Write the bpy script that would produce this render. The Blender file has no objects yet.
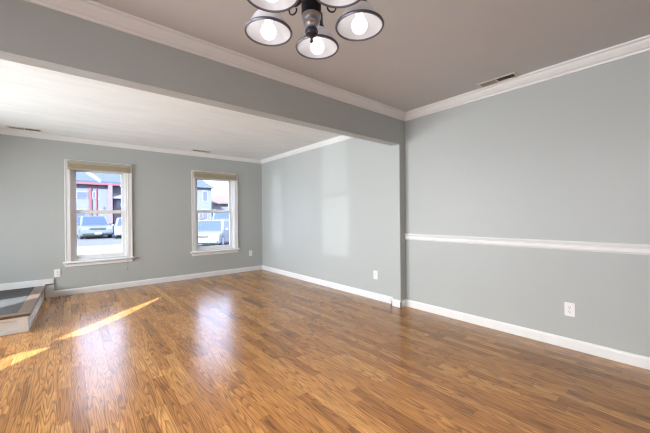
import bpy, bmesh, math, random
from mathutils import Vector, Matrix

random.seed(7)
SC = bpy.context.scene
COL = SC.collection
PI = math.pi

# ------------------------------------------------------------------ camera
cam_d = bpy.data.cameras.new('camera')
cam = bpy.data.objects.new('camera', cam_d)
COL.objects.link(cam)
cam_d.sensor_width = 36.0
cam_d.lens = 36.0 * 305.7 / 650.0
cam_d.clip_start = 0.02
cam_d.clip_end = 400
cam.matrix_world = (Matrix.Translation((0, 0, 1.158)) @ Matrix.Rotation(-0.6951, 4, 'Z')
                    @ Matrix.Rotation(PI / 2 - 0.0022, 4, 'X') @ Matrix.Rotation(-0.009, 4, 'Z'))
SC.camera = cam

# ------------------------------------------------------------------ world, sun, fill lamps, exposure
SUN_AZ = Vector((1.0, 0.92, 0)).normalized()      # the way the sunlight travels over the floor
SUN_EL = math.radians(27)
SUN_DIR = Vector((SUN_AZ.x * math.cos(SUN_EL), SUN_AZ.y * math.cos(SUN_EL), -math.sin(SUN_EL)))

world = bpy.data.worlds.new('sky')
SC.world = world
world.use_nodes = True
wn, wl = world.node_tree.nodes, world.node_tree.links
wn.clear()
w_out = wn.new('ShaderNodeOutputWorld')
w_bg = wn.new('ShaderNodeBackground')
w_geo = wn.new('ShaderNodeTexCoord')
w_sep = wn.new('ShaderNodeSeparateXYZ')
w_rmp = wn.new('ShaderNodeValToRGB')
w_rmp.color_ramp.elements[0].position = 0.0
w_rmp.color_ramp.elements[0].color = (0.42, 0.49, 0.74, 1)
w_rmp.color_ramp.elements[1].position = 0.4
w_rmp.color_ramp.elements[1].color = (0.70, 0.77, 1.0, 1)
wl.new(w_geo.outputs['Generated'], w_sep.inputs[0])
wl.new(w_sep.outputs['Z'], w_rmp.inputs[0])
wl.new(w_rmp.outputs[0], w_bg.inputs['Color'])
w_bg.inputs['Strength'].default_value = 7.0
wl.new(w_bg.outputs[0], w_out.inputs[0])


def link_light(name, data, loc, rot_dir=None):
    o = bpy.data.objects.new(name, data)
    COL.objects.link(o)
    o.location = loc
    if rot_dir is not None:
        o.rotation_euler = Vector(rot_dir).to_track_quat('-Z', 'Y').to_euler()
    return o


sd = bpy.data.lights.new('sun', 'SUN')
sd.energy = 30.0
sd.angle = math.radians(0.4)
sd.color = (0.87, 0.95, 1.0)
link_light('sun', sd, (-4, -4, 8), SUN_DIR)


def fill_lamp(name, loc, direction, w, h, power, color, spread=180):
    d = bpy.data.lights.new(name, 'AREA')
    d.shape = 'RECTANGLE'
    d.size, d.size_y = w, h
    d.energy = power
    d.spread = math.radians(spread)
    d.color = color
    return link_light(name, d, loc, direction)


# added area lamps before the closed left-wall openings stand in for daylight
fill_lamp('fill_lamp_dining', (-2.30, 0.55, 1.05), (1, 0.0, -0.14), 1.7, 1.6, 84, (0.94, 0.96, 1.0), 125)
fill_lamp('fill_lamp_living', (-2.30, 2.90, 1.02), (1, 0, -0.08), 0.65, 1.3, 52, (0.92, 0.97, 1.0), 120)
fill_lamp('fill_lamp_landing', (-2.30, 4.55, 1.02), (1, -0.14, -0.08), 1.0, 1.3, 108, (0.92, 0.97, 1.0), 122)
# low sun glinting off a windscreen in the parking lot, through both far windows
gd = bpy.data.lights.new('windscreen_glint', 'POINT')
gd.energy = 1500
gd.shadow_soft_size = 0.06
gd.color = (1.0, 0.97, 0.92)
link_light('windscreen_glint', gd, (-6.4, 11.9, 0.70))
# the two far windows sample the sky directly
for nm, x in (('portal_a', 0.37), ('portal_b', 2.21)):
    d = bpy.data.lights.new(nm, 'AREA')
    d.shape = 'RECTANGLE'
    d.size, d.size_y = 0.8, 1.5
    d.cycles.is_portal = True
    link_light(nm, d, (x, 6.20, 1.24), (0, -1, 0))

VS = SC.view_settings
SC.display_settings.display_device = 'sRGB'
VS.view_transform = 'Standard'
VS.look = 'None'
VS.gamma = 1.0
VS.use_curve_mapping = False
VS.exposure = 0.0
SC.cycles.use_denoising = True
SC.cycles.denoising_prefilter = 'ACCURATE'
SC.cycles.filter_width = 1.25
SC.cycles.max_bounces = 10
SC.cycles.diffuse_bounces = 6
SC.cycles.transparent_max_bounces = 16
SC.cycles.caustics_reflective = False
SC.cycles.caustics_refractive = False

# ------------------------------------------------------------------ dimensions
XR = 3.2855      # dining part of the right wall
XL = 3.2267      # living part of the right wall
XP = 3.1696      # face of the pilaster
YB1, YB2 = 2.337, 2.460   # beam
YF = 6.021       # far wall
ZB = 2.047       # underside of beam
ZD = 2.44        # dining ceiling
ZL = 2.375       # living ceiling
XW = -2.20       # left wall
YN = -3.60       # wall behind the camera

# ------------------------------------------------------------------ materials
MATS = {}


def new_mat(name):
    m = bpy.data.materials.new(name)
    m.use_nodes = True
    nt = m.node_tree
    return m, nt, nt.nodes, nt.links, nt.nodes['Principled BSDF']


def mat(name, color, rough=0.5, metal=0.0, spec=0.5, noise=0.0, nscale=20.0, bump=0.0, bscale=200.0,
        emit=None, estr=0.0, coat=0.0, stretch=None):
    if name in MATS:
        return MATS[name]
    m, nt, n, l, b = new_mat(name)
    b.inputs['Base Color'].default_value = (*color, 1)
    b.inputs['Roughness'].default_value = rough
    b.inputs['Metallic'].default_value = metal
    b.inputs['Specular IOR Level'].default_value = spec
    b.inputs['Coat Weight'].default_value = coat
    tc = n.new('ShaderNodeTexCoord')
    src = tc.outputs['Object']
    if stretch:
        mp = n.new('ShaderNodeMapping')
        mp.inputs['Scale'].default_value = stretch
        l.new(src, mp.inputs[0])
        src = mp.outputs[0]
    if noise:
        nz = n.new('ShaderNodeTexNoise')
        nz.inputs['Scale'].default_value = nscale
        nz.inputs['Detail'].default_value = 4
        l.new(src, nz.inputs['Vector'])
        mx = n.new('ShaderNodeMix')
        mx.data_type = 'RGBA'
        mx.inputs['A'].default_value = tuple(max(0, c * (1 - noise)) for c in color) + (1,)
        mx.inputs['B'].default_value = tuple(min(1, c * (1 + noise)) for c in color) + (1,)
        l.new(nz.outputs[0], mx.inputs['Factor'])
        l.new(mx.outputs['Result'], b.inputs['Base Color'])
    if bump:
        nb = n.new('ShaderNodeTexNoise')
        nb.inputs['Scale'].default_value = bscale
        nb.inputs['Detail'].default_value = 3
        l.new(src, nb.inputs['Vector'])
        bp = n.new('ShaderNodeBump')
        bp.inputs['Strength'].default_value = bump
        bp.inputs['Distance'].default_value = 0.004
        l.new(nb.outputs[0], bp.inputs['Height'])
        l.new(bp.outputs[0], b.inputs['Normal'])
    if emit:
        b.inputs['Emission Color'].default_value = (*emit, 1)
        b.inputs['Emission Strength'].default_value = estr
    MATS[name] = m
    return m


def math_node(n, l, op, a, b=None, c=None):
    k = n.new('ShaderNodeMath')
    k.operation = op
    for i, v in enumerate((a, b, c)):
        if v is None:
            continue
        if isinstance(v, (int, float)):
            k.inputs[i].default_value = v
        else:
            l.new(v, k.inputs[i])
    return k.outputs[0]


def oak_floor():
    m, nt, n, l, b = new_mat('oak_strip_floor')
    M = lambda *a: math_node(n, l, *a)
    tc = n.new('ShaderNodeTexCoord')
    sp = n.new('ShaderNodeSeparateXYZ')
    l.new(tc.outputs['Object'], sp.inputs[0])
    x, y = sp.outputs['X'], sp.outputs['Y']
    u = M('DIVIDE', x, 0.074)
    row = M('FLOOR', u)
    fu = M('FRACT', u)
    w1 = n.new('ShaderNodeTexWhiteNoise')
    w1.noise_dimensions = '1D'
    l.new(row, w1.inputs['W'])
    ln = M('MULTIPLY_ADD', w1.outputs['Value'], 0.25, 0.42)
    v = M('ADD', M('DIVIDE', y, ln), M('MULTIPLY', w1.outputs['Value'], 37.0))
    colm = M('FLOOR', v)
    fv = M('FRACT', v)
    cb = n.new('ShaderNodeCombineXYZ')
    l.new(row, cb.inputs[0])
    l.new(colm, cb.inputs[1])
    w2 = n.new('ShaderNodeTexWhiteNoise')
    w2.noise_dimensions = '2D'
    l.new(cb.outputs[0], w2.inputs['Vector'])
    rnd = w2.outputs['Value']
    ramp = n.new('ShaderNodeValToRGB')
    e = ramp.color_ramp.elements
    e[0].position = 0.0
    e[0].color = (0.275, 0.116, 0.031, 1)
    e[1].position = 1.0
    e[1].color = (0.50, 0.252, 0.080, 1)
    e2 = ramp.color_ramp.elements.new(0.3)
    e2.color = (0.375, 0.166, 0.046, 1)
    e3 = ramp.color_ramp.elements.new(0.75)
    e3.color = (0.44, 0.206, 0.060, 1)
    l.new(rnd, ramp.inputs[0])
    # cathedral grain, its own on each strip
    gx = M('MULTIPLY', M('SUBTRACT', fu, 0.5), 1.0)
    gy = M('ADD', M('MULTIPLY', y, 0.9), M('MULTIPLY', rnd, 91.0))
    cg = n.new('ShaderNodeCombineXYZ')
    l.new(M('ADD', gx, M('MULTIPLY', rnd, 53.0)), cg.inputs[0])
    l.new(gy, cg.inputs[1])
    nz = n.new('ShaderNodeTexNoise')
    nz.inputs['Scale'].default_value = 1.5
    nz.inputs['Detail'].default_value = 0.6
    l.new(cg.outputs[0], nz.inputs['Vector'])
    rings = M('FRACT', M('MULTIPLY', nz.outputs[0], 12.0))
    rr = n.new('ShaderNodeValToRGB')
    q = rr.color_ramp.elements
    q[0].position = 0.0
    q[0].color = (0.42, 0.42, 0.42, 1)
    q[1].position = 0.45
    q[1].color = (1, 1, 1, 1)
    q2 = rr.color_ramp.elements.new(0.9)
    q2.color = (1.08, 1.08, 1.08, 1)
    q3 = rr.color_ramp.elements.new(1.0)
    q3.color = (0.4, 0.4, 0.4, 1)
    l.new(rings, rr.inputs[0])
    # pores
    cp = n.new('ShaderNodeCombineXYZ')
    l.new(M('MULTIPLY', x, 150.0), cp.inputs[0])
    l.new(M('MULTIPLY', y, 5.0), cp.inputs[1])
    np_ = n.new('ShaderNodeTexNoise')
    np_.inputs['Scale'].default_value = 1.0
    np_.inputs['Detail'].default_value = 2
    l.new(cp.outputs[0], np_.inputs['Vector'])
    pore = M('MULTIPLY_ADD', np_.outputs[0], 1.5, 0.25)
    seam_u = M('MINIMUM', M('GREATER_THAN', fu, 0.018), M('LESS_THAN', fu, 0.982))
    seam_v = M('GREATER_THAN', fv, 0.004)
    seam = M('MULTIPLY_ADD', M('MULTIPLY', seam_u, seam_v), 0.35, 0.65)
    k = M('MULTIPLY', pore, seam)
    mx = n.new('ShaderNodeMix')
    mx.data_type = 'RGBA'
    mx.blend_type = 'MULTIPLY'
    mx.inputs['Factor'].default_value = 0.9
    l.new(ramp.outputs[0], mx.inputs['A'])
    l.new(rr.outputs[0], mx.inputs['B'])
    vm = n.new('ShaderNodeVectorMath')
    vm.operation = 'SCALE'
    l.new(mx.outputs['Result'], vm.inputs[0])
    l.new(k, vm.inputs['Scale'])
    l.new(vm.outputs[0], b.inputs['Base Color'])
    b.inputs['Roughness'].default_value = 0.23
    b.inputs['IOR'].default_value = 1.5
    b.inputs['Specular IOR Level'].default_value = 0.72
    bp = n.new('ShaderNodeBump')
    bp.inputs['Strength'].default_value = 0.04
    bp.inputs['Distance'].default_value = 0.002
    l.new(M('MULTIPLY', M('MULTIPLY', pore, seam), M('MULTIPLY_ADD', rings, 0.2, 0.8)), bp.inputs['Height'])
    l.new(bp.outputs[0], b.inputs['Normal'])
    return m


def glass_mat(name, tint, gloss=0.06):
    m = bpy.data.materials.new(name)
    m.use_nodes = True
    n, l = m.node_tree.nodes, m.node_tree.links
    n.clear()
    o = n.new('ShaderNodeOutputMaterial')
    t = n.new('ShaderNodeBsdfTransparent')
    t.inputs[0].default_value = (*tint, 1)
    g = n.new('ShaderNodeBsdfGlossy')
    g.inputs['Roughness'].default_value = 0.02
    mx = n.new('ShaderNodeMixShader')
    mx.inputs[0].default_value = gloss
    l.new(t.outputs[0], mx.inputs[1])
    l.new(g.outputs[0], mx.inputs[2])
    l.new(mx.outputs[0], o.inputs[0])
    return m


def shade_glass():
    m = bpy.data.materials.new('frosted_lamp_glass')
    m.use_nodes = True
    n, l = m.node_tree.nodes, m.node_tree.links
    b = n['Principled BSDF']
    o = n['Material Output']
    b.inputs['Base Color'].default_value = (0.82, 0.82, 0.84, 1)
    b.inputs['Roughness'].default_value = 0.25
    tr = n.new('ShaderNodeBsdfTranslucent')
    tr.inputs[0].default_value = (0.85, 0.85, 0.88, 1)
    mx = n.new('ShaderNodeMixShader')
    mx.inputs[0].default_value = 0.35
    l.new(b.outputs[0], mx.inputs[1])
    l.new(tr.outputs[0], mx.inputs[2])
    l.new(mx.outputs[0], o.inputs[0])
    tc = n.new('ShaderNodeTexCoord')
    nz = n.new('ShaderNodeTexNoise')
    nz.inputs['Scale'].default_value = 60
    bp = n.new('ShaderNodeBump')
    bp.inputs['Strength'].default_value = 0.15
    bp.inputs['Distance'].default_value = 0.002
    l.new(tc.outputs['Object'], nz.inputs['Vector'])
    l.new(nz.outputs[0], bp.inputs['Height'])
    l.new(bp.outputs[0], b.inputs['Normal'])
    return m


def plank_mat(name, color, pitch, axis='Y', gap=0.03, rough=0.6, noise=0.25, spec=0.3):
    """boards, lap siding or slats: dark thin lines every `pitch` along an axis"""
    m, nt, n, l, b = new_mat(name)
    M = lambda *a: math_node(n, l, *a)
    tc = n.new('ShaderNodeTexCoord')
    sp = n.new('ShaderNodeSeparateXYZ')
    l.new(tc.outputs['Object'], sp.inputs[0])
    u = M('DIVIDE', sp.outputs[axis], pitch)
    f = M('FRACT', u)
    line = M('MULTIPLY_ADD', M('GREATER_THAN', f, gap), 0.45, 0.55)
    nz = n.new('ShaderNodeTexNoise')
    nz.inputs['Scale'].default_value = 9
    nz.inputs['Detail'].default_value = 5
    l.new(tc.outputs['Object'], nz.inputs['Vector'])
    k = M('MULTIPLY', line, M('MULTIPLY_ADD', nz.outputs[0], noise * 2, 1 - noise))
    vm = n.new('ShaderNodeVectorMath')
    vm.operation = 'SCALE'
    vm.inputs[0].default_value = color
    l.new(k, vm.inputs['Scale'])
    l.new(vm.outputs[0], b.inputs['Base Color'])
    b.inputs['Roughness'].default_value = rough
    b.inputs['Specular IOR Level'].default_value = spec
    return m


def brick_mat():
    m, nt, n, l, b = new_mat('red_brick')
    tc = n.new('ShaderNodeTexCoord')
    mp = n.new('ShaderNodeMapping')
    mp.inputs['Rotation'].default_value = (PI / 2, 0, 0)
    l.new(tc.outputs['Object'], mp.inputs[0])
    br = n.new('ShaderNodeTexBrick')
    br.inputs['Color1'].default_value = (0.11, 0.075, 0.08, 1)
    br.inputs['Color2'].default_value = (0.14, 0.09, 0.095, 1)
    br.inputs['Mortar'].default_value = (0.17,0.165,0.17,1)
    br.inputs['Scale'].default_value = 4
    l.new(mp.outputs[0], br.inputs['Vector'])
    l.new(br.outputs[0], b.inputs['Base Color'])
    b.inputs['Roughness'].default_value = 0.9
    return m


PAINT = mat('grey_wall_paint', (0.43, 0.456, 0.451), 0.42, spec=0.35, noise=0.03, nscale=1.5, bump=0.08, bscale=160)
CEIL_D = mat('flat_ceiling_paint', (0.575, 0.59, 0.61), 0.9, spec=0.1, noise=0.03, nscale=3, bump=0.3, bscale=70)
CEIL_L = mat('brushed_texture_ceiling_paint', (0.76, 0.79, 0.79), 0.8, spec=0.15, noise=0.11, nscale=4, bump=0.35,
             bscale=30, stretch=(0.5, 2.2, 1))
TRIM = mat('white_semi_gloss_trim', (0.76, 0.77, 0.78), 0.35, spec=0.4, noise=0.02, nscale=6)
SASH = mat('white_vinyl_sash', (0.74, 0.745, 0.73), 0.35, spec=0.4, noise=0.02, nscale=9)
FLOOR = oak_floor()
GLASS = glass_mat('window_glass', (0.93, 0.96, 1.0))
BLIND = plank_mat('beige_blind_slats', (0.36, 0.32, 0.23), 0.0065, 'Z', 0.25, 0.5, 0.12)
RAIL = mat('beige_blind_rail', (0.42, 0.37, 0.28), 0.45, noise=0.08, nscale=12, stretch=(3, 30, 30))
CORD = mat('tan_cord', (0.40, 0.34, 0.26), 0.8, noise=0.15, nscale=300)
PLASTIC = mat('white_plastic', (0.82, 0.82, 0.84), 0.3, noise=0.01, nscale=30)
SLOT = mat('dark_slot', (0.04, 0.04, 0.045), 0.6, noise=0.1, nscale=100)
VENT = mat('cream_vent_metal', (0.62, 0.59, 0.54), 0.45, metal=0.0, noise=0.04, nscale=40)
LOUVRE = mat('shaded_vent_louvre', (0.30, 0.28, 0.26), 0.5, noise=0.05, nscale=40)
BRONZE = mat('blackened_bronze', (0.035, 0.035, 0.045), 0.38, metal=0.6, noise=0.25, nscale=40)
NICKEL = mat('brushed_nickel', (0.40, 0.43, 0.50), 0.35, metal=1.0, noise=0.08, nscale=80)
SHADE = shade_glass()
RIM = mat('dark_shade_rim', (0.13, 0.13, 0.16), 0.4, metal=0.4, noise=0.15, nscale=60)
BULB = mat('glowing_bulb', (1, 1, 1), 0.4, emit=(0.97, 0.98, 1.0), estr=3.0, noise=0.01)
DECK = plank_mat('dark_grey_deck_boards', (0.075, 0.072, 0.072), 0.19, 'Y', 0.03, 0.7, 0.2, 0.15)
NOSE = mat('brown_wood_nosing', (0.13, 0.085, 0.06), 0.35, noise=0.35, nscale=14, stretch=(1, 8, 8))

# ------------------------------------------------------------------ mesh helpers


class MB:
    def __init__(self):
        self.bm = bmesh.new()

    def box(self, a, b, bevel=0.0, seg=1):
        lo = [min(a[i], b[i]) for i in range(3)]
        hi = [max(a[i], b[i]) for i in range(3)]
        vs = [self.bm.verts.new((hi[0] if i & 1 else lo[0], hi[1] if i & 2 else lo[1], hi[2] if i & 4 else lo[2]))
              for i in range(8)]
        fs = [self.bm.faces.new([vs[k] for k in q]) for q in
              ((0, 2, 3, 1), (4, 5, 7, 6), (0, 1, 5, 4), (2, 6, 7, 3), (0, 4, 6, 2), (1, 3, 7, 5))]
        if bevel:
            es = list({e for f in fs for e in f.edges})
            bmesh.ops.bevel(self.bm, geom=es, offset=bevel, segments=seg, affect='EDGES', profile=0.5)
        return self

    def prism(self, pts, vec):
        """closed polygon of 3D points pushed along vec"""
        vec = Vector(vec)
        a = [self.bm.verts.new(p) for p in pts]
        b = [self.bm.verts.new(Vector(p) + vec) for p in pts]
        n = len(pts)
        self.bm.faces.new(a[::-1])
        self.bm.faces.new(b)
        for i in range(n):
            j = (i + 1) % n
            self.bm.faces.new((a[i], a[j], b[j], b[i]))
        return self

    def sweep(self, prof, p0, p1, out):
        """profile [(o, z)] (o away from the wall along `out`) swept from p0 to p1"""
        out = Vector(out)
        p0, p1 = Vector(p0), Vector(p1)
        pts = [p0 + out * o + Vector((0, 0, z)) for o, z in prof]
        return self.prism(pts, p1 - p0)

    def lathe(self, prof, loc=(0, 0, 0), seg=32, mtx=None, closed=False):
        loc = Vector(loc)
        rings = []
        for r, z in prof:
            ring = []
            for i in range(seg):
                a = 2 * PI * i / seg
                v = Vector((r * math.cos(a), r * math.sin(a), z))
                if mtx:
                    v = mtx @ v
                ring.append(self.bm.verts.new(loc + v))
            rings.append(ring)
        rr = rings + ([rings[0]] if closed else [])
        for a, b in zip(rr, rr[1:]):
            for i in range(seg):
                j = (i + 1) % seg
                self.bm.faces.new((a[i], a[j], b[j], b[i]))
        if not closed:
            self.bm.faces.new(rings[0][::-1])
            self.bm.faces.new(rings[-1])
        return self

    def tube(self, pts, r, seg=10):
        pts = [Vector(p) for p in pts]
        rings = []
        for i, p in enumerate(pts):
            t = (pts[min(i + 1, len(pts) - 1)] - pts[max(i - 1, 0)]).normalized()
            ref = Vector((0, 0, 1)) if abs(t.z) < 0.9 else Vector((1, 0, 0))
            s = t.cross(ref).normalized()
            q = s.cross(t)
            rad = r[i] if isinstance(r, (list, tuple)) else r
            rings.append([self.bm.verts.new(p + (s * math.cos(2 * PI * k / seg) + q * math.sin(2 * PI * k / seg)) * rad)
                          for k in range(seg)])
        for a, b in zip(rings, rings[1:]):
            for k in range(seg):
                j = (k + 1) % seg
                self.bm.faces.new((a[k], a[j], b[j], b[k]))
        self.bm.faces.new(rings[0][::-1])
        self.bm.faces.new(rings[-1])
        return self

    def build(self, name, material, parent=None, smooth=False):
        bmesh.ops.remove_doubles(self.bm, verts=self.bm.verts, dist=1e-5)
        bmesh.ops.recalc_face_normals(self.bm, faces=self.bm.faces)
        me = bpy.data.meshes.new(name)
        self.bm.to_mesh(me)
        self.bm.free()
        me.materials.append(material)
        if smooth:
            for p in me.polygons:
                p.use_smooth = True
            try:
                me.set_sharp_from_angle(angle=math.radians(40))
            except Exception:
                pass
        o = bpy.data.objects.new(name, me)
        COL.objects.link(o)
        if parent is not None:
            o.parent = parent
        return o


def tag(o, label, cat, group=None, kind=None):
    o['label'] = label
    o['category'] = cat
    if group:
        o['group'] = group
    if kind:
        o['kind'] = kind
    return o


def struct(o, label, cat):
    return tag(o, label, cat, kind='structure')


def empty(name, loc=(0, 0, 0), rz=0.0):
    o = bpy.data.objects.new(name, None)
    o.empty_display_size = 0.1
    COL.objects.link(o)
    o.location = loc
    o.rotation_euler = (0, 0, rz)
    return o


def copy_thing(src, loc, rz=0.0):
    r = src.copy()
    COL.objects.link(r)
    r.location = loc
    r.rotation_euler = (0, 0, rz)
    for ch in src.children:
        c = ch.copy()
        COL.objects.link(c)
        c.parent = r
        for g in ch.children:
            d = g.copy()
            COL.objects.link(d)
            d.parent = c
    return r


def wall_with_holes(fixed_axis, f0, f1, u0, u1, z0, z1, holes):
    """wall slab between f0 and f1 with rectangular holes [(u0,u1,z0,z1)]"""
    us = sorted({u0, u1, *[h[0] for h in holes], *[h[1] for h in holes]})
    zs = sorted({z0, z1, *[h[2] for h in holes], *[h[3] for h in holes]})
    solid = {}
    for i in range(len(us) - 1):
        for j in range(len(zs) - 1):
            cu, cz = (us[i] + us[i + 1]) / 2, (zs[j] + zs[j + 1]) / 2
            solid[i, j] = not any(h[0] < cu < h[1] and h[2] < cz < h[3] for h in holes)
    m = MB()
    P = (lambda f, u, z: (f, u, z)) if fixed_axis == 'x' else (lambda f, u, z: (u, f, z))
    V = {}

    def vert(f, u, z):
        k = (f, u, z)
        if k not in V:
            V[k] = m.bm.verts.new(P(f, u, z))
        return V[k]

    def quad(*c):
        m.bm.faces.new([vert(*q) for q in c])
    for (i, j), s in solid.items():
        if not s:
            continue
        a, b, c, d = us[i], us[i + 1], zs[j], zs[j + 1]
        for f in (f0, f1):
            quad((f, a, c), (f, b, c), (f, b, d), (f, a, d))
        if not solid.get((i - 1, j), False):
            quad((f0, a, c), (f1, a, c), (f1, a, d), (f0, a, d))
        if not solid.get((i + 1, j), False):
            quad((f0, b, c), (f1, b, c), (f1, b, d), (f0, b, d))
        if not solid.get((i, j - 1), False):
            quad((f0, a, c), (f0, b, c), (f1, b, c), (f1, a, c))
        if not solid.get((i, j + 1), False):
            quad((f0, a, d), (f0, b, d), (f1, b, d), (f1, a, d))
    return m


# ------------------------------------------------------------------ room shell
struct(MB().box((XW - 0.15, YN - 0.15, -0.12), (XR + 0.15, YF + 0.15, 0)).build('floor', FLOOR),
       'glossy oak strip floor running towards the two windows', 'floor')
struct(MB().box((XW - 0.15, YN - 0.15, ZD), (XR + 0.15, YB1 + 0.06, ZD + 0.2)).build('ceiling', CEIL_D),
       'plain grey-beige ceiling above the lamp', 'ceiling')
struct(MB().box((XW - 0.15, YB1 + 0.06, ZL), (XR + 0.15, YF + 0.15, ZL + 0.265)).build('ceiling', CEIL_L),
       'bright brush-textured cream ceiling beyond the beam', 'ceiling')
struct(MB().box((XR, YN - 0.15, 0), (XR + 0.15, YB2 - 0.05, ZD)).build('wall_right', PAINT),
       'grey wall with a white chair rail at right', 'wall')
struct(MB().box((XL, YB2 - 0.05, 0), (XR + 0.15, YF, ZL)).build('wall_side', PAINT),
       'pale grey wall between the pilaster and the far corner', 'wall')
struct(MB().box((XP, YB1, 0), (XR + 0.01, YB2, ZB)).build('pilaster', PAINT),
       'narrow grey pilaster carrying the right end of the beam', 'pilaster')
struct(MB().box((XW, YB1, ZB), (XR + 0.01, YB2, ZD)).build('beam', PAINT),
       'long grey dropped beam between the two ceilings', 'beam')

W1 = (0.000, 0.740, 0.505, 1.985)     # rough openings of the two far windows
W2 = (1.815, 2.600, 0.505, 1.985)
wall_with_holes('y', YF, YF + 0.15, XW - 0.15, XR + 0.15, 0, ZL, [W1, W2]).build('wall_far', PAINT)
struct(bpy.data.objects['wall_far'], 'grey-green far wall holding the two windows', 'wall')

# left wall (outside the picture): added openings, each closed and holding a lamp
OPEN_D = (-0.35, 1.45, 0.08, 2.05)
OPEN_L = (2.55, 3.25, 0.30, 2.10)
OPEN_E = (4.02, 5.10, 0.30, 2.10)
wl_o = wall_with_holes('x', XW - 0.15, XW, YN - 0.15, YF + 0.15, 0, ZD, [OPEN_D, OPEN_L, OPEN_E]).build('wall_left', PAINT)
struct(wl_o, 'grey wall at left with added openings and sun slits, beyond the frame', 'wall')
struct(MB().box((XW, YN - 0.15, 0), (XR, YN, ZD)).build('wall_behind', PAINT),
       'grey wall behind the viewer', 'wall')
for hole, nm in ((OPEN_D, 'added_window_3'), (OPEN_L, 'added_window_4'), (OPEN_E, 'added_window_5')):  # unseen window frames added to house the fill lamps
    m = MB()
    y0, y1, z0, z1 = hole
    t = 0.05
    m.box((XW - 0.13, y0, z0), (XW - 0.02, y0 + t, z1)).box((XW - 0.13, y1 - t, z0), (XW - 0.02, y1, z1))
    m.box((XW - 0.13, y0, z0), (XW - 0.02, y1, z0 + t)).box((XW - 0.13, y0, z1 - t), (XW - 0.02, y1, z1))
    w = m.build(nm, SASH)
    struct(w, 'added white window frame round a fill lamp in the left wall, beyond the frame', 'window')
    MB().box((XW - 0.146, y0, z0), (XW - 0.142, y1, z1)).build('sun_blocker', mat('white_sun_blocker', (0.8, 0.8, 0.78), 0.8, noise=0.03), w)  # added sheet behind each lamp, keeps the sun out


# slits cut in the unseen wall, shaped so the sun draws the streaks
def sun_slit(poly, zp):
    """cutter through the left wall whose sunlight lands on the polygon at height zp"""
    pts = []
    for x, y in poly:
        t = (XW + 0.25 - x) / SUN_DIR.x
        pts.append(Vector((x, y, zp)) + SUN_DIR * t)
    return MB().prism(pts, SUN_DIR * (-0.75 / SUN_DIR.x))


slits = [
    ([(-0.16, 3.865), (0.10, 3.885), (0.49, 4.265), (1.08, 5.02), (0.53, 4.55), (0.10, 4.12)], 0.0),
    ([(-0.70, 3.12), (-0.42, 3.40), (-0.15, 3.67), (-0.15, 3.71), (-0.36, 3.72), (-0.46, 3.63), (-0.80, 3.29)], 0.0),
    ([(-0.95, 4.50), (-0.60, 4.84), (-0.30, 5.17), (-0.29, 5.41), (-0.66, 5.30), (-1.0, 5.0)], 0.185),
]
cutters = []
for poly, zp in slits:
    c = sun_slit(poly, zp).build('cutter', PAINT)
    md = wl_o.modifiers.new('slit', 'BOOLEAN')
    md.operation = 'DIFFERENCE'
    md.solver = 'EXACT'
    md.object = c
    cutters.append(c)
bpy.context.view_layer.update()
me = bpy.data.meshes.new_from_object(wl_o.evaluated_get(bpy.context.evaluated_depsgraph_get()))
wl_o.modifiers.clear()
wl_o.data = me
for c in cutters:
    bpy.data.objects.remove(c, do_unlink=True)

# ------------------------------------------------------------------ trim
CROWN = [(0, 0), (0, -0.088), (0.012, -0.088), (0.016, -0.074), (0.030, -0.066), (0.052, -0.036), (0.060, -0.018),
         (0.074, -0.014), (0.076, 0)]
CROWN_S = [(o * 0.75, z * 0.74) for o, z in CROWN]
BASE = [(0, 0), (0, 0.0886), (0.004, 0.0886), (0.010, 0.080), (0.013, 0.070), (0.013, 0)]


def trim(n, prof, p0, p1, out, label, cat='crown moulding'):
    return struct(MB().sweep(prof, p0, p1, out).build(n, TRIM), label, cat)


trim('trim_1', CROWN, (XR, YN, ZD), (XR, YB1, ZD), (-1, 0, 0), 'white crown moulding along the top of the right wall')
trim('trim_2', CROWN, (XW, YB1, ZD), (XR, YB1, ZD), (0, -1, 0), 'white crown moulding along the top of the beam')
trim('trim_3', CROWN_S, (XL, YB2, ZL), (XL, YF, ZL), (-1, 0, 0), 'white crown moulding along the pale side wall')
trim('trim_4', CROWN_S, (XW, YF, ZL), (XL, YF, ZL), (0, -1, 0), 'white crown moulding above the two windows')
ZR0, ZR1 = 0.8453, 0.9244
RAILP = [(0, ZR0), (0, ZR1), (0.020, ZR1), (0.024, ZR1 - 0.012), (0.017, ZR1 - 0.028), (0.014, ZR1 - 0.034),
         (0.018, ZR1 - 0.044), (0.018, ZR0 + 0.016), (0.011, ZR0 + 0.006), (0.008, ZR0)]
trim('trim_5', RAILP, (XR, YN, 0), (XR, YB1, 0), (-1, 0, 0), 'white chair rail across the right wall', 'chair rail')
trim('baseboard_right', BASE, (XR, YN, 0), (XR, YB1, 0), (-1, 0, 0), 'white baseboard under the chair rail wall', 'baseboard')
m = MB().sweep(BASE, (XP - 0.013, YB1, 0), (XR, YB1, 0), (0, -1, 0))
m.sweep(BASE, (XP, YB1 - 0.013, 0), (XP, YB2 + 0.013, 0), (-1, 0, 0))
m.sweep(BASE, (XP - 0.013, YB2, 0), (XL, YB2, 0), (0, 1, 0))
struct(m.build('baseboard_pilaster', TRIM), 'white baseboard wrapping the foot of the pilaster', 'baseboard')
trim('baseboard_side', BASE, (XL, YB2 + 0.013, 0), (XL, YF, 0), (-1, 0, 0), 'white baseboard along the pale side wall', 'baseboard')
m = MB().sweep(BASE, (-0.19, YF, 0), (XL, YF, 0), (0, -1, 0))
struct(m.build('baseboard_far', TRIM), 'white baseboard under the two windows', 'baseboard')
m = MB().box((XW, YF - 0.018, 0.175), (-0.19, YF, 0.272), 0.003).box((-0.285, YF - 0.018, 0), (-0.19, YF, 0.20))
struct(m.build('baseboard_landing', TRIM), 'taller white skirting board stepping up behind the landing', 'baseboard')


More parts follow.
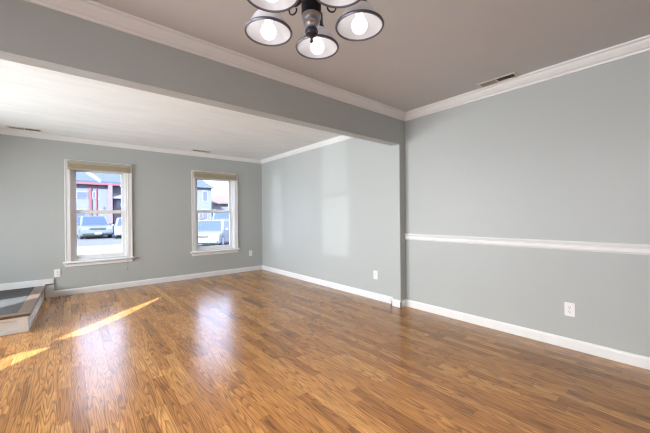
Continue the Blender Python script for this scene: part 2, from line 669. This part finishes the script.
# ------------------------------------------------------------------ windows
def make_window(name, hole, label, glassx, rail_z):
    x0, x1, z0, z1 = hole
    y = YF
    # reveal lining + casing
    m = MB()
    t = 0.018
    m.box((x0, y + 0.001, z0), (x0 + t, y + 0.149, z1)).box((x1 - t, y + 0.001, z0), (x1, y + 0.149, z1))
    m.box((x0, y + 0.001, z1 - t), (x1, y + 0.149, z1)).box((x0, y + 0.03, z0), (x1, y + 0.149, z0 + t))
    root = m.build(name, SASH)
    struct(root, label, 'window')
    c = 0.062
    m = MB()
    m.box((x0 - c, y - 0.018, z0 - 0.01), (x0 + 0.006, y, z1 + c), 0.004)
    m.box((x1 - 0.006, y - 0.018, z0 - 0.01), (x1 + c, y, z1 + c), 0.004)
    m.box((x0 + 0.006, y - 0.0175, z1 - 0.006), (x1 - 0.006, y, z1 + c), 0.004)
    m.box((x0 - c, y - 0.024, z0), (x0 - c + 0.018, y, z1 + c), 0.003)
    m.box((x1 + c - 0.018, y - 0.024, z0), (x1 + c, y, z1 + c), 0.003)
    m.box((x0 - c, y - 0.024, z1 + c - 0.018), (x1 + c, y, z1 + c), 0.003)
    m.build('casing', TRIM, root)
    MB().box((x0 - c - 0.022, y - 0.052, z0 - 0.032), (x1 + c + 0.022, y + 0.03, z0 - 0.004), 0.006).build('sill', TRIM, root)
    MB().box((x0 - c, y - 0.017, z0 - 0.085), (x1 + c, y, z0 - 0.032), 0.004).build('apron', TRIM, root)
    gx0, gx1 = glassx
    # side stops
    m = MB()
    m.box((x0 + t, y + 0.03, z0 + t), (x0 + t + 0.016, y + 0.06, z1 - t)).box((x1 - t - 0.016, y + 0.03, z0 + t), (x1 - t, y + 0.06, z1 - t))
    m.build('side_track', SASH, root)

    def sash(nm, ya, za, zb, bottom, top):
        m = MB()
        m.box((x0 + t, ya, za), (gx0, ya + 0.035, zb), 0.003)
        m.box((gx1, ya, za), (x1 - t, ya + 0.035, zb), 0.003)
        m.box((gx0, ya + 0.001, za), (gx1, ya + 0.034, za + bottom), 0.003)
        m.box((gx0, ya + 0.001, zb - top), (gx1, ya + 0.034, zb), 0.003)
        s = m.build(nm, SASH, root)
        MB().box((gx0 - 0.004, ya + 0.015, za + bottom - 0.004), (gx1 + 0.004, ya + 0.019, zb - top + 0.004)).build('pane', GLASS, s)
        return s
    lo = sash('lower_sash', y + 0.062, z0 + 0.015, rail_z + 0.020, 0.062, 0.052)
    up = sash('upper_sash', y + 0.100, rail_z - 0.032, z1 - 0.015, 0.044, 0.090)
    xm = (x0 + x1) / 2
    m = MB().box((xm - 0.028, y + 0.066, rail_z + 0.018), (xm + 0.028, y + 0.094, rail_z + 0.026), 0.003)
    m.lathe([(0.011, 0), (0.011, 0.010), (0.006, 0.014)], (xm, y + 0.078, rail_z + 0.026), 12)
    m.box((xm - 0.004, y + 0.058, rail_z + 0.030), (xm + 0.034, y + 0.068, rail_z + 0.038), 0.002)
    m.build('sash_lock', SASH, lo)
    return root


make_window('window_1', W1, 'left white double-hung window showing a red-trimmed house and dark car', (0.078, 0.662), 1.262)
make_window('window_2', W2, 'right white double-hung window near the far corner showing open sky', (1.893, 2.522), 1.270)


def make_blind(hole, label, cord_to):
    x0, x1, z0, z1 = hole
    y = YF
    r = empty('mini_blind', ((x0 + x1) / 2, y - 0.024, z1 - 0.055))
    hw = (x1 - x0) / 2 + 0.030
    tag(r, label, 'blind', 'raised blinds in the far windows')
    MB().box((-hw, -0.034, 0.052), (hw, 0.003, 0.085), 0.003).build('headrail', RAIL, r)
    MB().box((-hw + 0.006, -0.031, -0.016), (hw - 0.006, 0.001, 0.052), 0.002).build('slat_stack', BLIND, r)
    MB().box((-hw + 0.004, -0.033, -0.036), (hw - 0.004, 0.002, -0.016), 0.004).build('bottom_rail', RAIL, r)
    cx = hw - 0.055
    if cord_to is not None:
        zl = cord_to - (z1 - 0.055)
        zs = z0 - (z1 - 0.055)
        yc = -0.036
        m = MB().tube([(cx, yc, 0.05), (cx + 0.001, yc, -0.4), (cx, yc, zs + 0.25), (cx + 0.002, yc - 0.012, zs + 0.06), (cx + 0.002, -0.045, zs - 0.01),
                       (cx + 0.003, -0.058, zs - 0.06), (cx + 0.004, -0.050, zl + 0.03)], 0.0022, 8)
        m.tube([(cx + 0.03, yc, 0.05), (cx + 0.03, yc, -0.5), (cx + 0.028, yc - 0.012, zs + 0.06), (cx + 0.026, -0.045, zs - 0.01),
                (cx + 0.022, -0.048, zs - 0.10)], 0.0022, 8)
        c = m.build('pull_cord', CORD, r, True)
        MB().lathe([(0.003, 0.034), (0.006, 0.028), (0.009, 0.004), (0.008, 0)], (cx + 0.004, -0.050, zl), 12).build('tassel', CORD, c, True)
    else:
        MB().tube([(cx, -0.037, 0.05), (cx, -0.037, -0.06), (cx + 0.002, -0.036, -0.09)], 0.0022, 8).build('pull_cord', CORD, r, True)
    return r


make_blind(W1, 'raised beige mini blind on the left window, its cord hanging below the sill', 0.30)
make_blind(W2, 'raised beige mini blind on the right window near the corner', None)


# ------------------------------------------------------------------ wall outlets
def make_outlet(label):
    """built facing -y about its centre"""
    r = empty('wall_outlet')
    tag(r, label, 'outlet', 'white duplex wall outlets')
    MB().box((-0.036, -0.007, -0.058), (0.036, 0.0, 0.058), 0.003, 2).build('cover_plate', PLASTIC, r)
    for s in (1, -1):
        m = MB()
        pts = []
        for k in range(20):
            a = 2 * PI * k / 20
            pts.append((0.0165 * math.cos(a), -0.0068, s * 0.0195 + max(-0.0125, min(0.0125, 0.0165 * math.sin(a)))))
        m.prism(pts, (0, -0.003, 0))
        f = m.build('receptacle', PLASTIC, r)
        m = MB()
        m.box((-0.0078, -0.0102, s * 0.0195 - 0.001), (-0.0056, -0.0094, s * 0.0195 + 0.008))
        m.box((0.0056, -0.0102, s * 0.0195 - 0.001), (0.0078, -0.0094, s * 0.0195 + 0.007))
        m.prism([(0.0028 * math.cos(2 * PI * k / 10), -0.0102, s * 0.0195 - 0.0072 + 0.0028 * math.sin(2 * PI * k / 10)) for k in range(10)], (0, 0.0008, 0))
        m.build('slot', SLOT, f)
    MB().prism([(0.003 * math.cos(2 * PI * k / 10), -0.0068, 0.003 * math.sin(2 * PI * k / 10)) for k in range(10)], (0, -0.0012, 0)).build('screw', NICKEL, r)
    return r


o0 = make_outlet('white wall outlet low on the chair rail wall, nearest the viewer')
o0.location = (XR, 0.672, 0.337)
o0.rotation_euler = (0, 0, -PI / 2)
for loc, rz, lab in (((XL, 2.79, 0.338), -PI / 2, 'white wall outlet on the pale side wall just beyond the pilaster'),
                     ((2.946, YF, 0.378), 0, 'white wall outlet low on the far wall beside the corner'),
                     ((-0.150, YF, 0.345), 0, 'white wall outlet below the left window, above the landing end')):
    c = copy_thing(o0, loc, rz)
    c['label'] = lab


# ------------------------------------------------------------------ ceiling vents
def make_vent(label, length, width, dark_first):
    """runs along local x, hangs under z = 0"""
    r = empty('ceiling_vent')
    tag(r, label, 'vent', 'ceiling air registers')
    L, W = length / 2, width / 2
    m = MB()
    b = 0.020
    m.box((-L, -W, -0.007), (L, -W + b, 0), 0.002).box((-L, W - b, -0.007), (L, W, 0), 0.002)
    m.box((-L, -W + b, -0.007), (-L + b, W - b, 0), 0.002).box((L - b, -W + b, -0.007), (L, W - b, 0), 0.002)
    m.box((-0.006, -W + b, -0.007), (0.006, W - b, 0), 0.001)
    m.build('frame', VENT, r)
    MB().box((-L + b, -W + b, -0.0015), (L - b, W - b, -0.0005)).build('duct_opening', SLOT, r)
    for s in (-1, 1):
        m = MB()
        a, c = (0.008, L - b - 0.002) if s > 0 else (-L + b + 0.002, -0.008)
        n = 5
        tilt = s * dark_first
        for k in range(n):
            yy = -W + b + (k + 0.5) * (2 * W - 2 * b) / n
            d = 0.006 * tilt
            m.prism([(a, yy - d - 0.0012, -0.0065), (a, yy - d + 0.0012, -0.0065), (a, yy + d + 0.0012, -0.001), (a, yy + d - 0.0012, -0.001)], (c - a, 0, 0))
        m.build('louvre', LOUVRE, r)
    m = MB().box((L - b + 0.004, -0.003, -0.018), (L - b + 0.016, 0.003, -0.006), 0.001)
    m.build('lever', VENT, r)
    return r


v = make_vent('cream ceiling vent beside the crown moulding of the right wall', 0.34, 0.12, 1)
v.location = (3.145, 1.185, ZD)
v.rotation_euler = (0, 0, -PI / 2)
v = make_vent('long white ceiling vent above the far wall at the left edge', 0.34, 0.13, 1)
v.location = (-0.465, 5.78, ZL)
v = make_vent('small white ceiling vent above the far wall by the right window', 0.33, 0.12, -1)
v.location = (1.87, 5.78, ZL)

# ------------------------------------------------------------------ raised entry landing
LX, LY, LH = -0.315, 4.37, 0.185
r = empty('entry_landing', (-0.8, 5.2, 0))
tag(r, 'low white-sided entry landing with dark grey deck at the left edge', 'landing')
off = Vector((0.8, -5.2, 0))


def off_box(a, b, bevel=0.0):
    return MB().box(Vector(a) + off, Vector(b) + off, bevel)


off_box((XW, LY + 0.02, 0.0), (LX - 0.02, YF - 0.02, LH - 0.024)).build('core', TRIM, r)
off_box((XW, LY + 0.10, LH - 0.024), (LX - 0.10, YF - 0.02, LH - 0.002), 0.001).build('deck', DECK, r)
m = off_box((XW, LY - 0.012, LH - 0.026), (LX + 0.014, LY + 0.10, LH), 0.005)
m.box(Vector((LX - 0.10, LY + 0.10, LH - 0.026)) + off, Vector((LX + 0.014, YF - 0.02, LH)) + off, 0.005)
m.build('nosing', NOSE, r)
# front face: flat frame round a recessed panel
m = MB()
for a, b in (((XW, LY, 0), (LX, LY + 0.02, 0.035)), ((XW, LY, LH - 0.055), (LX, LY + 0.02, LH - 0.026)),
             ((LX - 0.085, LY, 0.035), (LX, LY + 0.02, LH - 0.055)), ((LX - 0.62, LY, 0.035), (LX - 0.54, LY + 0.02, LH - 0.055))):
    m.box(Vector(a) + off, Vector(b) + off, 0.002)
m.build('front_panel', TRIM, r)
m = MB()
for a, b in (((LX - 0.02, LY + 0.02, 0), (LX, YF - 0.02, 0.035)), ((LX - 0.02, LY + 0.02, LH - 0.055), (LX, YF - 0.02, LH - 0.026)),
             ((LX - 0.02, LY + 0.02, 0.035), (LX, LY + 0.08, LH - 0.055)), ((LX - 0.02, YF - 0.14, 0.035), (LX, YF - 0.02, LH - 0.055))):
    m.box(Vector(a) + off, Vector(b) + off, 0.002)
m.build('side_panel', TRIM, r)

for o in r.children:                       # the landing is a little out of square with the room
    for vtx in o.data.vertices:
        if vtx.co.x > -0.3:
            vtx.co.x += (vtx.co.y + 0.0) * 0.026

# ------------------------------------------------------------------ chandelier
CX, CY = 0.551, 0.715
ch = empty('chandelier', (CX, CY, ZD))
tag(ch, 'five-light dark bronze chandelier with white bell glass shades', 'chandelier')
Z0 = -ZD
MB().lathe([(0.062, 0), (0.062, -0.012), (0.045, -0.030), (0.014, -0.036), (0.010, -0.05)], (0, 0, 0), 32).build('canopy', BRONZE, ch, True)
MB().lathe([(0.007, -0.045), (0.007, 1.955 + Z0)], (0, 0, 0), 14).build('rod', BRONZE, ch, True)
MB().lathe([(0.010, 1.97 + Z0), (0.020, 1.965 + Z0), (0.024, 1.945 + Z0), (0.029, 1.935 + Z0), (0.029, 1.752 + Z0), (0.026, 1.747 + Z0)],
           (0, 0, 0), 36).build('column', BRONZE, ch, True)
MB().lathe([(0.0265, 1.750 + Z0), (0.0285, 1.746 + Z0), (0.0285, 1.741 + Z0), (0.0235, 1.738 + Z0), (0.0225, 1.733 + Z0), (0.0245, 1.730 + Z0), (0.0245, 1.724 + Z0),
            (0.0195, 1.721 + Z0), (0.0185, 1.712 + Z0), (0.015, 1.709 + Z0)], (0, 0, 0), 36).build('collar', NICKEL, ch, True)
MB().lathe([(0.010, 1.711 + Z0), (0.017, 1.707 + Z0), (0.0195, 1.700 + Z0), (0.017, 1.692 + Z0), (0.009, 1.687 + Z0), (0.004, 1.684 + Z0), (0.0035, 1.676 + Z0),
            (0.0055, 1.673 + Z0), (0.003, 1.668 + Z0)], (0, 0, 0), 28).build('finial', BRONZE, ch, True)
ZRIM = 1.734
base_ang = math.radians(45.0)      # the lamp farthest from the viewer lies straight ahead
RS = 0.147 / 2
for k in range(5):
    a = base_ang + k * 2 * PI / 5
    d = Vector((math.cos(a), math.sin(a), 0))
    p = d * 0.149
    zr = ZRIM + Z0
    # arm: leaves the column, loops low, climbs over and drops into the socket
    pts = []
    ctrl = [(0.026, 0.075), (0.055, 0.060), (0.080, 0.085), (0.085, 0.135), (0.100, 0.178), (0.128, 0.186), (0.146, 0.165), (0.149, 0.118)]
    for i in range(len(ctrl) - 1):
        p0, p1 = ctrl[max(i - 1, 0)], ctrl[i]
        p2, p3 = ctrl[i + 1], ctrl[min(i + 2, len(ctrl) - 1)]
        for j in range(6):
            t = j / 6
            q = [0.5 * ((2 * p1[c]) + (-p0[c] + p2[c]) * t + (2 * p0[c] - 5 * p1[c] + 4 * p2[c] - p3[c]) * t * t + (-p0[c] + 3 * p1[c] - 3 * p2[c] + p3[c]) * t ** 3) for c in (0, 1)]
            pts.append(d * q[0] + Vector((0, 0, zr + q[1])))
    pts.append(d * 0.149 + Vector((0, 0, zr + 0.112)))
    arm = MB().tube(pts, 0.0058, 10).build('arm', BRONZE, ch, True)
    # little wire scroll under the arm
    sc = []
    for j in range(17):
        t = j / 16 * 1.6 * PI
        rr = 0.016 * (1 - 0.35 * j / 16)
        sc.append(d * (0.060 + rr * math.sin(t)) + Vector((0, 0, zr + 0.046 + rr * math.cos(t))))
    MB().tube(sc, 0.0026, 8).build('scroll', BRONZE, arm, True)
    MB().lathe([(0.010, zr + 0.122), (0.019, zr + 0.116), (0.021, zr + 0.078), (0.025, zr + 0.072), (0.025, zr + 0.064), (0.018, zr + 0.058)], p, 24).build('socket', BRONZE, ch, True)
    prof = [(0.0225, 0.062), (0.030, 0.0595), (0.038, 0.054), (0.046, 0.045), (0.053, 0.033), (0.060, 0.020), (0.067, 0.009), (RS - 0.002, 0.001)]
    inner = [(r0 - 0.003, z0 - 0.001) for r0, z0 in prof]
    sh = MB().lathe([(r0, zr + z0) for r0, z0 in prof] + [(r0, zr + z0) for r0, z0 in inner[::-1]], p, 48, closed=True).build('lamp_shade', SHADE, ch, True)
    MB().lathe([(RS - 0.0055, zr + 0.003), (RS - 0.001, zr + 0.0055), (RS + 0.001, zr + 0.001), (RS - 0.001, zr - 0.003), (RS - 0.0055, zr - 0.002)], p, 48, closed=True).build('rim', RIM, sh, True)
    bp_ = []
    for j in range(13):
        t = j / 12 * PI
        bp_.append((max(0.0008, 0.0235 * math.sin(t) ** 0.9) if t < PI / 2 else max(0.011, 0.0235 * math.sin(t) ** 0.9), zr + 0.004 - 0.023 * math.cos(t)))
    bp_[-1] = (0.011, zr + 0.064)
    MB().lathe(bp_, p, 28).build('bulb', BULB, ch, True)
    ld = bpy.data.lights.new('bulb_light', 'SPOT')
    ld.energy = 24.0
    ld.color = (1.0, 0.86, 0.66)
    ld.spot_size = math.radians(145)
    ld.spot_blend = 0.5
    ld.shadow_soft_size = 0.02
    lo = link_light('bulb_light', ld, p + Vector((0, 0, zr - 0.026)))
    lo.parent = ch

# ------------------------------------------------------------------ outdoors
ZG = -0.40
ASPHALT = mat('asphalt', (0.07, 0.07, 0.078), 0.9, noise=0.12, nscale=1.5)
CONCRETE = mat('pale_concrete', (0.20, 0.20, 0.20), 0.85, noise=0.06, nscale=2)
SIDING = plank_mat('white_lap_siding', (0.125, 0.13, 0.14), 0.14, 'Z', 0.08, 0.7, 0.05)
SHINGLE = plank_mat('blue_grey_shingles', (0.055, 0.067, 0.09), 0.2, 'Z', 0.12, 0.9, 0.2)
TANROOF = plank_mat('tan_shingles', (0.125, 0.085, 0.07), 0.2, 'Z', 0.1, 0.9, 0.12)
REDTRIM = mat('red_house_trim', (0.16, 0.04, 0.05), 0.6, noise=0.08)
WHITETRIM = mat('white_house_trim', (0.19, 0.19, 0.20), 0.6, noise=0.04)
DARKGLASS = mat('dark_window_glass', (0.07, 0.08, 0.12), 0.1, noise=0.1, nscale=2)
BRICK = brick_mat()
CARDARK = mat('slate_car_paint', (0.085, 0.10, 0.135), 0.3, noise=0.05, coat=0.4)
CARWHITE = mat('white_car_paint', (0.105, 0.11, 0.12), 0.4, noise=0.03, coat=0.4)
CARSILVER = mat('silver_car_paint', (0.15, 0.165, 0.20), 0.3, noise=0.04, coat=0.4)
TYRE = mat('black_tyre', (0.03, 0.03, 0.03), 0.85, noise=0.2, nscale=30)
LAMPG = mat('headlamp_lens', (0.5, 0.5, 0.52), 0.15, noise=0.1, nscale=20)
BARK = mat('bare_bark', (0.12, 0.10, 0.10), 0.9, noise=0.25, nscale=20)

struct(MB().box((-60, YF + 0.16, ZG - 0.3), (90, 140, ZG)).build('ground', ASPHALT), 'grey parking lot outside the windows', 'ground')
tag(MB().box((-14, 16.4, ZG), (3.2, 20.6, ZG + 0.05), 0.01).build('walkway', CONCRETE),
    'pale concrete walkway crossing the bottom of the left window view', 'walkway')


def gable_roof(m, x0, x1, y0, y1, ze, zr, th=0.18):
    ym = (y0 + y1) / 2
    m.prism([(x0, y0, ze), (x0, ym, zr), (x0, y1, ze), (x0, y1, ze + th), (x0, ym, zr + th), (x0, y0, ze + th)], (x1 - x0, 0, 0))


# townhouse with red trim
HY = 36.0
h = empty('house', (-1.0, HY + 4, ZG))
tag(h, 'white-sided house with red trim and blue-grey roof seen through the left window', 'house')
ho = Vector((1.0, -HY - 4, -ZG))


def HB(a, b, bevel=0.0, m=None):
    m = m or MB()
    return m.box(Vector(a) + ho, Vector(b) + ho, bevel)


HB((-9, HY, ZG), (3.0, HY + 8, 4.30)).build('wall', SIDING, h)
HB((3.0, HY + 0.6, ZG), (4.4, HY + 7, 4.30)).build('wing', SIDING, h)
m = MB()
gable_roof(m, -9.5 + 1, 4.6 + 1, HY - 0.4 - HY - 4, HY + 8.4 - HY - 4, 4.42 - ZG, 7.6 - ZG)
m.build('roof', SHINGLE, h)
HB((-9.5, HY - 0.48, 4.26), (4.6, HY - 0.38, 4.44)).build('fascia', REDTRIM, h)
m = MB()
s0 = Vector((1.10, HY + 1.05, 5.62)) + ho
m.prism([Vector((0.2, HY + 2.0, 6.42)) + ho, Vector((0.2, HY + 2.0, 6.6)) + ho, Vector((2.05, HY - 0.42, 4.72)) + ho, Vector((2.05, HY - 0.42, 4.50)) + ho], (0.22, 0, 0))
m.build('rake_board', WHITETRIM, h)
HB((1.36, HY - 0.10, ZG), (1.56, HY, 4.30)).build('corner_board', REDTRIM, h)
HB((1.88, HY - 0.08, ZG), (1.96, HY, 4.30)).build('corner_board', REDTRIM, h)
for a, b in (((0.50, 3.02), (1.20, 3.55)), ((1.68, 3.02), (1.82, 3.60)), ((-1.5, 3.02), (-0.8, 3.55)), ((0.30, 0.6), (1.1, 1.8))):
    f = HB((a[0] - 0.06, HY - 0.06, a[1] - 0.06), (b[0] + 0.06, HY, b[1] + 0.06)).build('window', WHITETRIM, h)
    HB((a[0], HY - 0.07, a[1]), (b[0], HY - 0.055, b[1])).build('pane', DARKGLASS, f)
HB((2.80, HY - 0.5, ZG), (3.14, HY, 4.26)).build('brick_pier', BRICK, h)
HB((3.28, HY + 0.2, ZG), (4.4, HY + 0.6, 2.95)).build('brick_front', BRICK, h)
f = HB((3.50, HY + 0.14, 2.20), (3.85, HY + 0.22, 2.85)).build('window', WHITETRIM, h)
HB((3.53, HY + 0.12, 2.23), (3.82, HY + 0.15, 2.82)).build('pane', DARKGLASS, f)
m = MB().prism([Vector((3.10, HY - 0.4, 3.02)) + ho, Vector((3.10, HY + 0.6, 3.45)) + ho, Vector((3.10, HY + 0.6, 3.58)) + ho, Vector((3.10, HY - 0.4, 3.14)) + ho], (1.4, 0, 0))
m.build('awning', WHITETRIM, h)
HB((2.45, HY - 0.06, 2.0), (2.56, HY, 2.2), 0.01).build('wall_lamp', DARKGLASS, h)

# corner house with hipped roof
h = empty('house', (9.3, 40.5, ZG))
tag(h, 'pale house with a hipped blue roof at left of the right window view', 'house')
y0, y1, x0, x1 = -4.0, 4.0, -4.0, 3.6
E0 = 4.55 - ZG
MB().box((x0, y0, 0), (x1, y1, E0)).build('wall', SIDING, h)
m = MB()
xm = (x0 + x1) / 2
lo = [(x0 - .3, y0 - .4, E0), (x1 + .3, y0 - .4, E0), (x1 + .3, y1 + .4, E0), (x0 - .3, y1 + .4, E0)]
hi = [(x0 + 2.6, -0.6, E0 + 2.9), (x1 - 2.6, -0.6, E0 + 2.9), (x1 - 2.6, 0.6, E0 + 2.9), (x0 + 2.6, 0.6, E0 + 2.9)]
L = [m.bm.verts.new(p) for p in lo]
Hh = [m.bm.verts.new(p) for p in hi]
m.bm.faces.new(L[::-1])
m.bm.faces.new(Hh)
for i in range(4):
    m.bm.faces.new((L[i], L[(i + 1) % 4], Hh[(i + 1) % 4], Hh[i]))
m.build('roof', SHINGLE, h)
for wx in (-2.6, 0.1, 2.85):
    for wz in (0.9, 3.05):
        f = MB().box((wx - 0.30, y0 - 0.06, wz + ZG * -1 - 0.1), (wx + 0.30, y0, wz - ZG + 1.2)).build('window', WHITETRIM, h)
        MB().box((wx - 0.22, y0 - 0.08, wz - ZG), (wx + 0.22, y0 - 0.055, wz - ZG + 1.1)).build('pane', DARKGLASS, f)

# low house with a tan roof
h = empty('house', (19.5, 48, ZG))
tag(h, 'low house with a wide tan roof under the open sky in the right window', 'house')
MB().box((-4.5, -4, 0), (6, 4, 3.0 - ZG)).build('wall', SIDING, h)
m = MB()
gable_roof(m, -5, 6.5, -4.5, 4.5, 3.0 - ZG, 4.35 - ZG, 0.2)
m.build('roof', TANROOF, h)
for wx in (-3, 0, 3):
    f = MB().box((wx - 0.5, -4.06, 1.3), (wx + 0.5, -4, 2.6)).build('window', WHITETRIM, h)
    MB().box((wx - 0.42, -4.08, 1.38), (wx + 0.42, -4.055, 2.52)).build('pane', DARKGLASS, f)


def make_car(loc, rz, paint, label, L=4.4, W=1.8, H=1.5, van=False):
    """nose towards -y"""
    r = empty('parked_car', loc, rz)
    tag(r, label, 'car', 'cars parked outside')
    zb, belt = 0.24, H * 0.60
    hood = -L / 2 + (0.55 if van else 1.05)
    # side profile of the body
    prof = [(-L / 2, zb), (-L / 2 - 0.03, belt * 0.62), (-L / 2 + 0.10, belt * 0.88), (hood, belt), (L / 2 - 0.25, belt), (L / 2, belt * 0.85), (L / 2 + 0.02, zb + 0.1), (L / 2 - 0.05, zb)]
    m = MB()
    m.prism([(-W / 2, y, z) for y, z in prof], (W, 0, 0))
    bmesh.ops.bevel(m.bm, geom=[e for e in m.bm.edges], offset=0.05, segments=2, affect='EDGES')
    m.build('body', paint, r, True)
    # cabin, narrower at the roof
    a, b = hood - 0.02, hood + 0.62
    c, d = L / 2 - (0.35 if van else 0.95), L / 2 - (0.15 if van else 0.35)
    w0, w1 = W / 2 - 0.05, W / 2 - 0.20
    m = MB()
    lo = [(-w0, a, belt - 0.02), (w0, a, belt - 0.02), (w0, d, belt - 0.02), (-w0, d, belt - 0.02)]
    hi = [(-w1, b, H), (w1, b, H), (w1, c, H), (-w1, c, H)]
    lv = [m.bm.verts.new(p) for p in lo]
    hv = [m.bm.verts.new(p) for p in hi]
    m.bm.faces.new(lv[::-1])
    m.bm.faces.new(hv)
    for i in range(4):
        m.bm.faces.new((lv[i], lv[(i + 1) % 4], hv[(i + 1) % 4], hv[i]))
    bmesh.ops.bevel(m.bm, geom=[e for e in m.bm.edges], offset=0.04, segments=2, affect='EDGES')
    m.build('cabin', paint, r, True)

    def on_face(p00, p10, p11, p01, ins, nm, out):
        P = [Vector(p) for p in (p00, p10, p11, p01)]
        cc = sum(P, Vector()) / 4
        Q = [cc + (p - cc) * ins for p in P]
        n = (P[1] - P[0]).cross(P[3] - P[0]).normalized()
        if n.dot(Vector(out)) < 0:
            n = -n
        MB().prism([q - n * 0.01 for q in Q], n * 0.02).build(nm, CARGLASS, r)
    on_face(lo[0], lo[1], hi[1], hi[0], 0.86, 'windscreen', (0, -1, 0))
    on_face(lo[2], lo[3], hi[3], hi[2], 0.84, 'rear_window', (0, 1, 0))
    on_face(lo[1], lo[2], hi[2], hi[1], 0.84, 'side_window', (1, 0, 0))
    on_face(lo[3], lo[0], hi[0], hi[3], 0.84, 'side_window', (-1, 0, 0))
    for sx in (-1, 1):
        for yy in (-L / 2 + 0.8, L / 2 - 0.8):
            w = MB().lathe([(0.20, -0.10), (0.31, -0.10), (0.33, -0.07), (0.33, 0.07), (0.31, 0.10), (0.20, 0.10)], (sx * (W / 2 - 0.10), yy, 0.33), 24,
                           Matrix.Rotation(PI / 2, 3, 'Y')).build('wheel', TYRE, r, True)
            MB().lathe([(0.02, 0.105), (0.19, 0.105), (0.19, 0.095)], (sx * (W / 2 - 0.10), yy, 0.33), 20, Matrix.Rotation(sx * PI / 2, 3, 'Y')).build('hub_cap', NICKEL, w, True)
        MB().box((sx * (W / 2 - 0.42), -L / 2 - 0.035, belt * 0.68), (sx * (W / 2 - 0.08), -L / 2 + 0.10, belt * 0.84), 0.03).build('headlight', LAMPG, r)
        MB().box((sx * (W / 2 - 0.02), hood + 0.20, belt), (sx * (W / 2 + 0.16), hood + 0.30, belt + 0.13), 0.03).build('side_mirror', paint, r)
    MB().box((-W / 2 + 0.5, -L / 2 - 0.045, belt * 0.66), (W / 2 - 0.5, -L / 2 + 0.05, belt * 0.80), 0.015).build('grille', SLOT, r)
    MB().box((-W / 2 + 0.06, -L / 2 - 0.07, zb + 0.05), (W / 2 - 0.06, -L / 2 + 0.10, zb + 0.20), 0.03).build('bumper', TYRE if paint is CARDARK else paint, r)
    MB().box((-0.2, -L / 2 - 0.085, zb + 0.12), (0.2, -L / 2 - 0.06, zb + 0.24)).build('number_plate', LAMPG, r)
    return r


CARGLASS = mat('car_window_glass', (0.03, 0.045, 0.08), 0.35, spec=0.3, noise=0.05, nscale=3)
make_car((1.35, 30.5, ZG), 0.10, CARDARK, 'dark car parked facing the left window, in front of the house', 4.6, 1.95, 1.72)
make_car((3.55, 29.0, ZG), -0.08, CARSILVER, 'silver car at the right edge of the left window view', 4.4, 1.8, 1.55)
make_car((6.05, 16.9, ZG), -0.62, CARWHITE, 'white car filling the lower pane of the right window', 4.3, 1.75, 1.38)
make_car((11.6, 29.6, ZG), -0.4, CARWHITE, 'white van behind the nearer white car in the right window', 4.9, 1.95, 2.2, True)


def shrub(loc, h, n, label):
    r = empty('bare_shrub', loc)
    tag(r, label, 'shrub')
    m = MB()
    rnd = random.Random(int(loc[0] * 10))
    for k in range(n):
        a = rnd.uniform(0, 2 * PI)
        sp = rnd.uniform(0.1, 0.45) * h * 0.6
        p = Vector((0, 0, 0))
        pts = [p.copy()]
        for j in range(1, 5):
            t = j / 4
            pts.append(Vector((math.cos(a) * sp * t + rnd.uniform(-.05, .05), math.sin(a) * sp * t + rnd.uniform(-.05, .05), h * t * rnd.uniform(0.9, 1.05))))
        m.tube(pts, [0.035, 0.03, 0.024, 0.018, 0.008], 6)
    m.build('branches', BARK, r)


shrub((6.45, 20.6, ZG), 1.9, 26, 'bare twiggy shrub behind the white car in the right window')
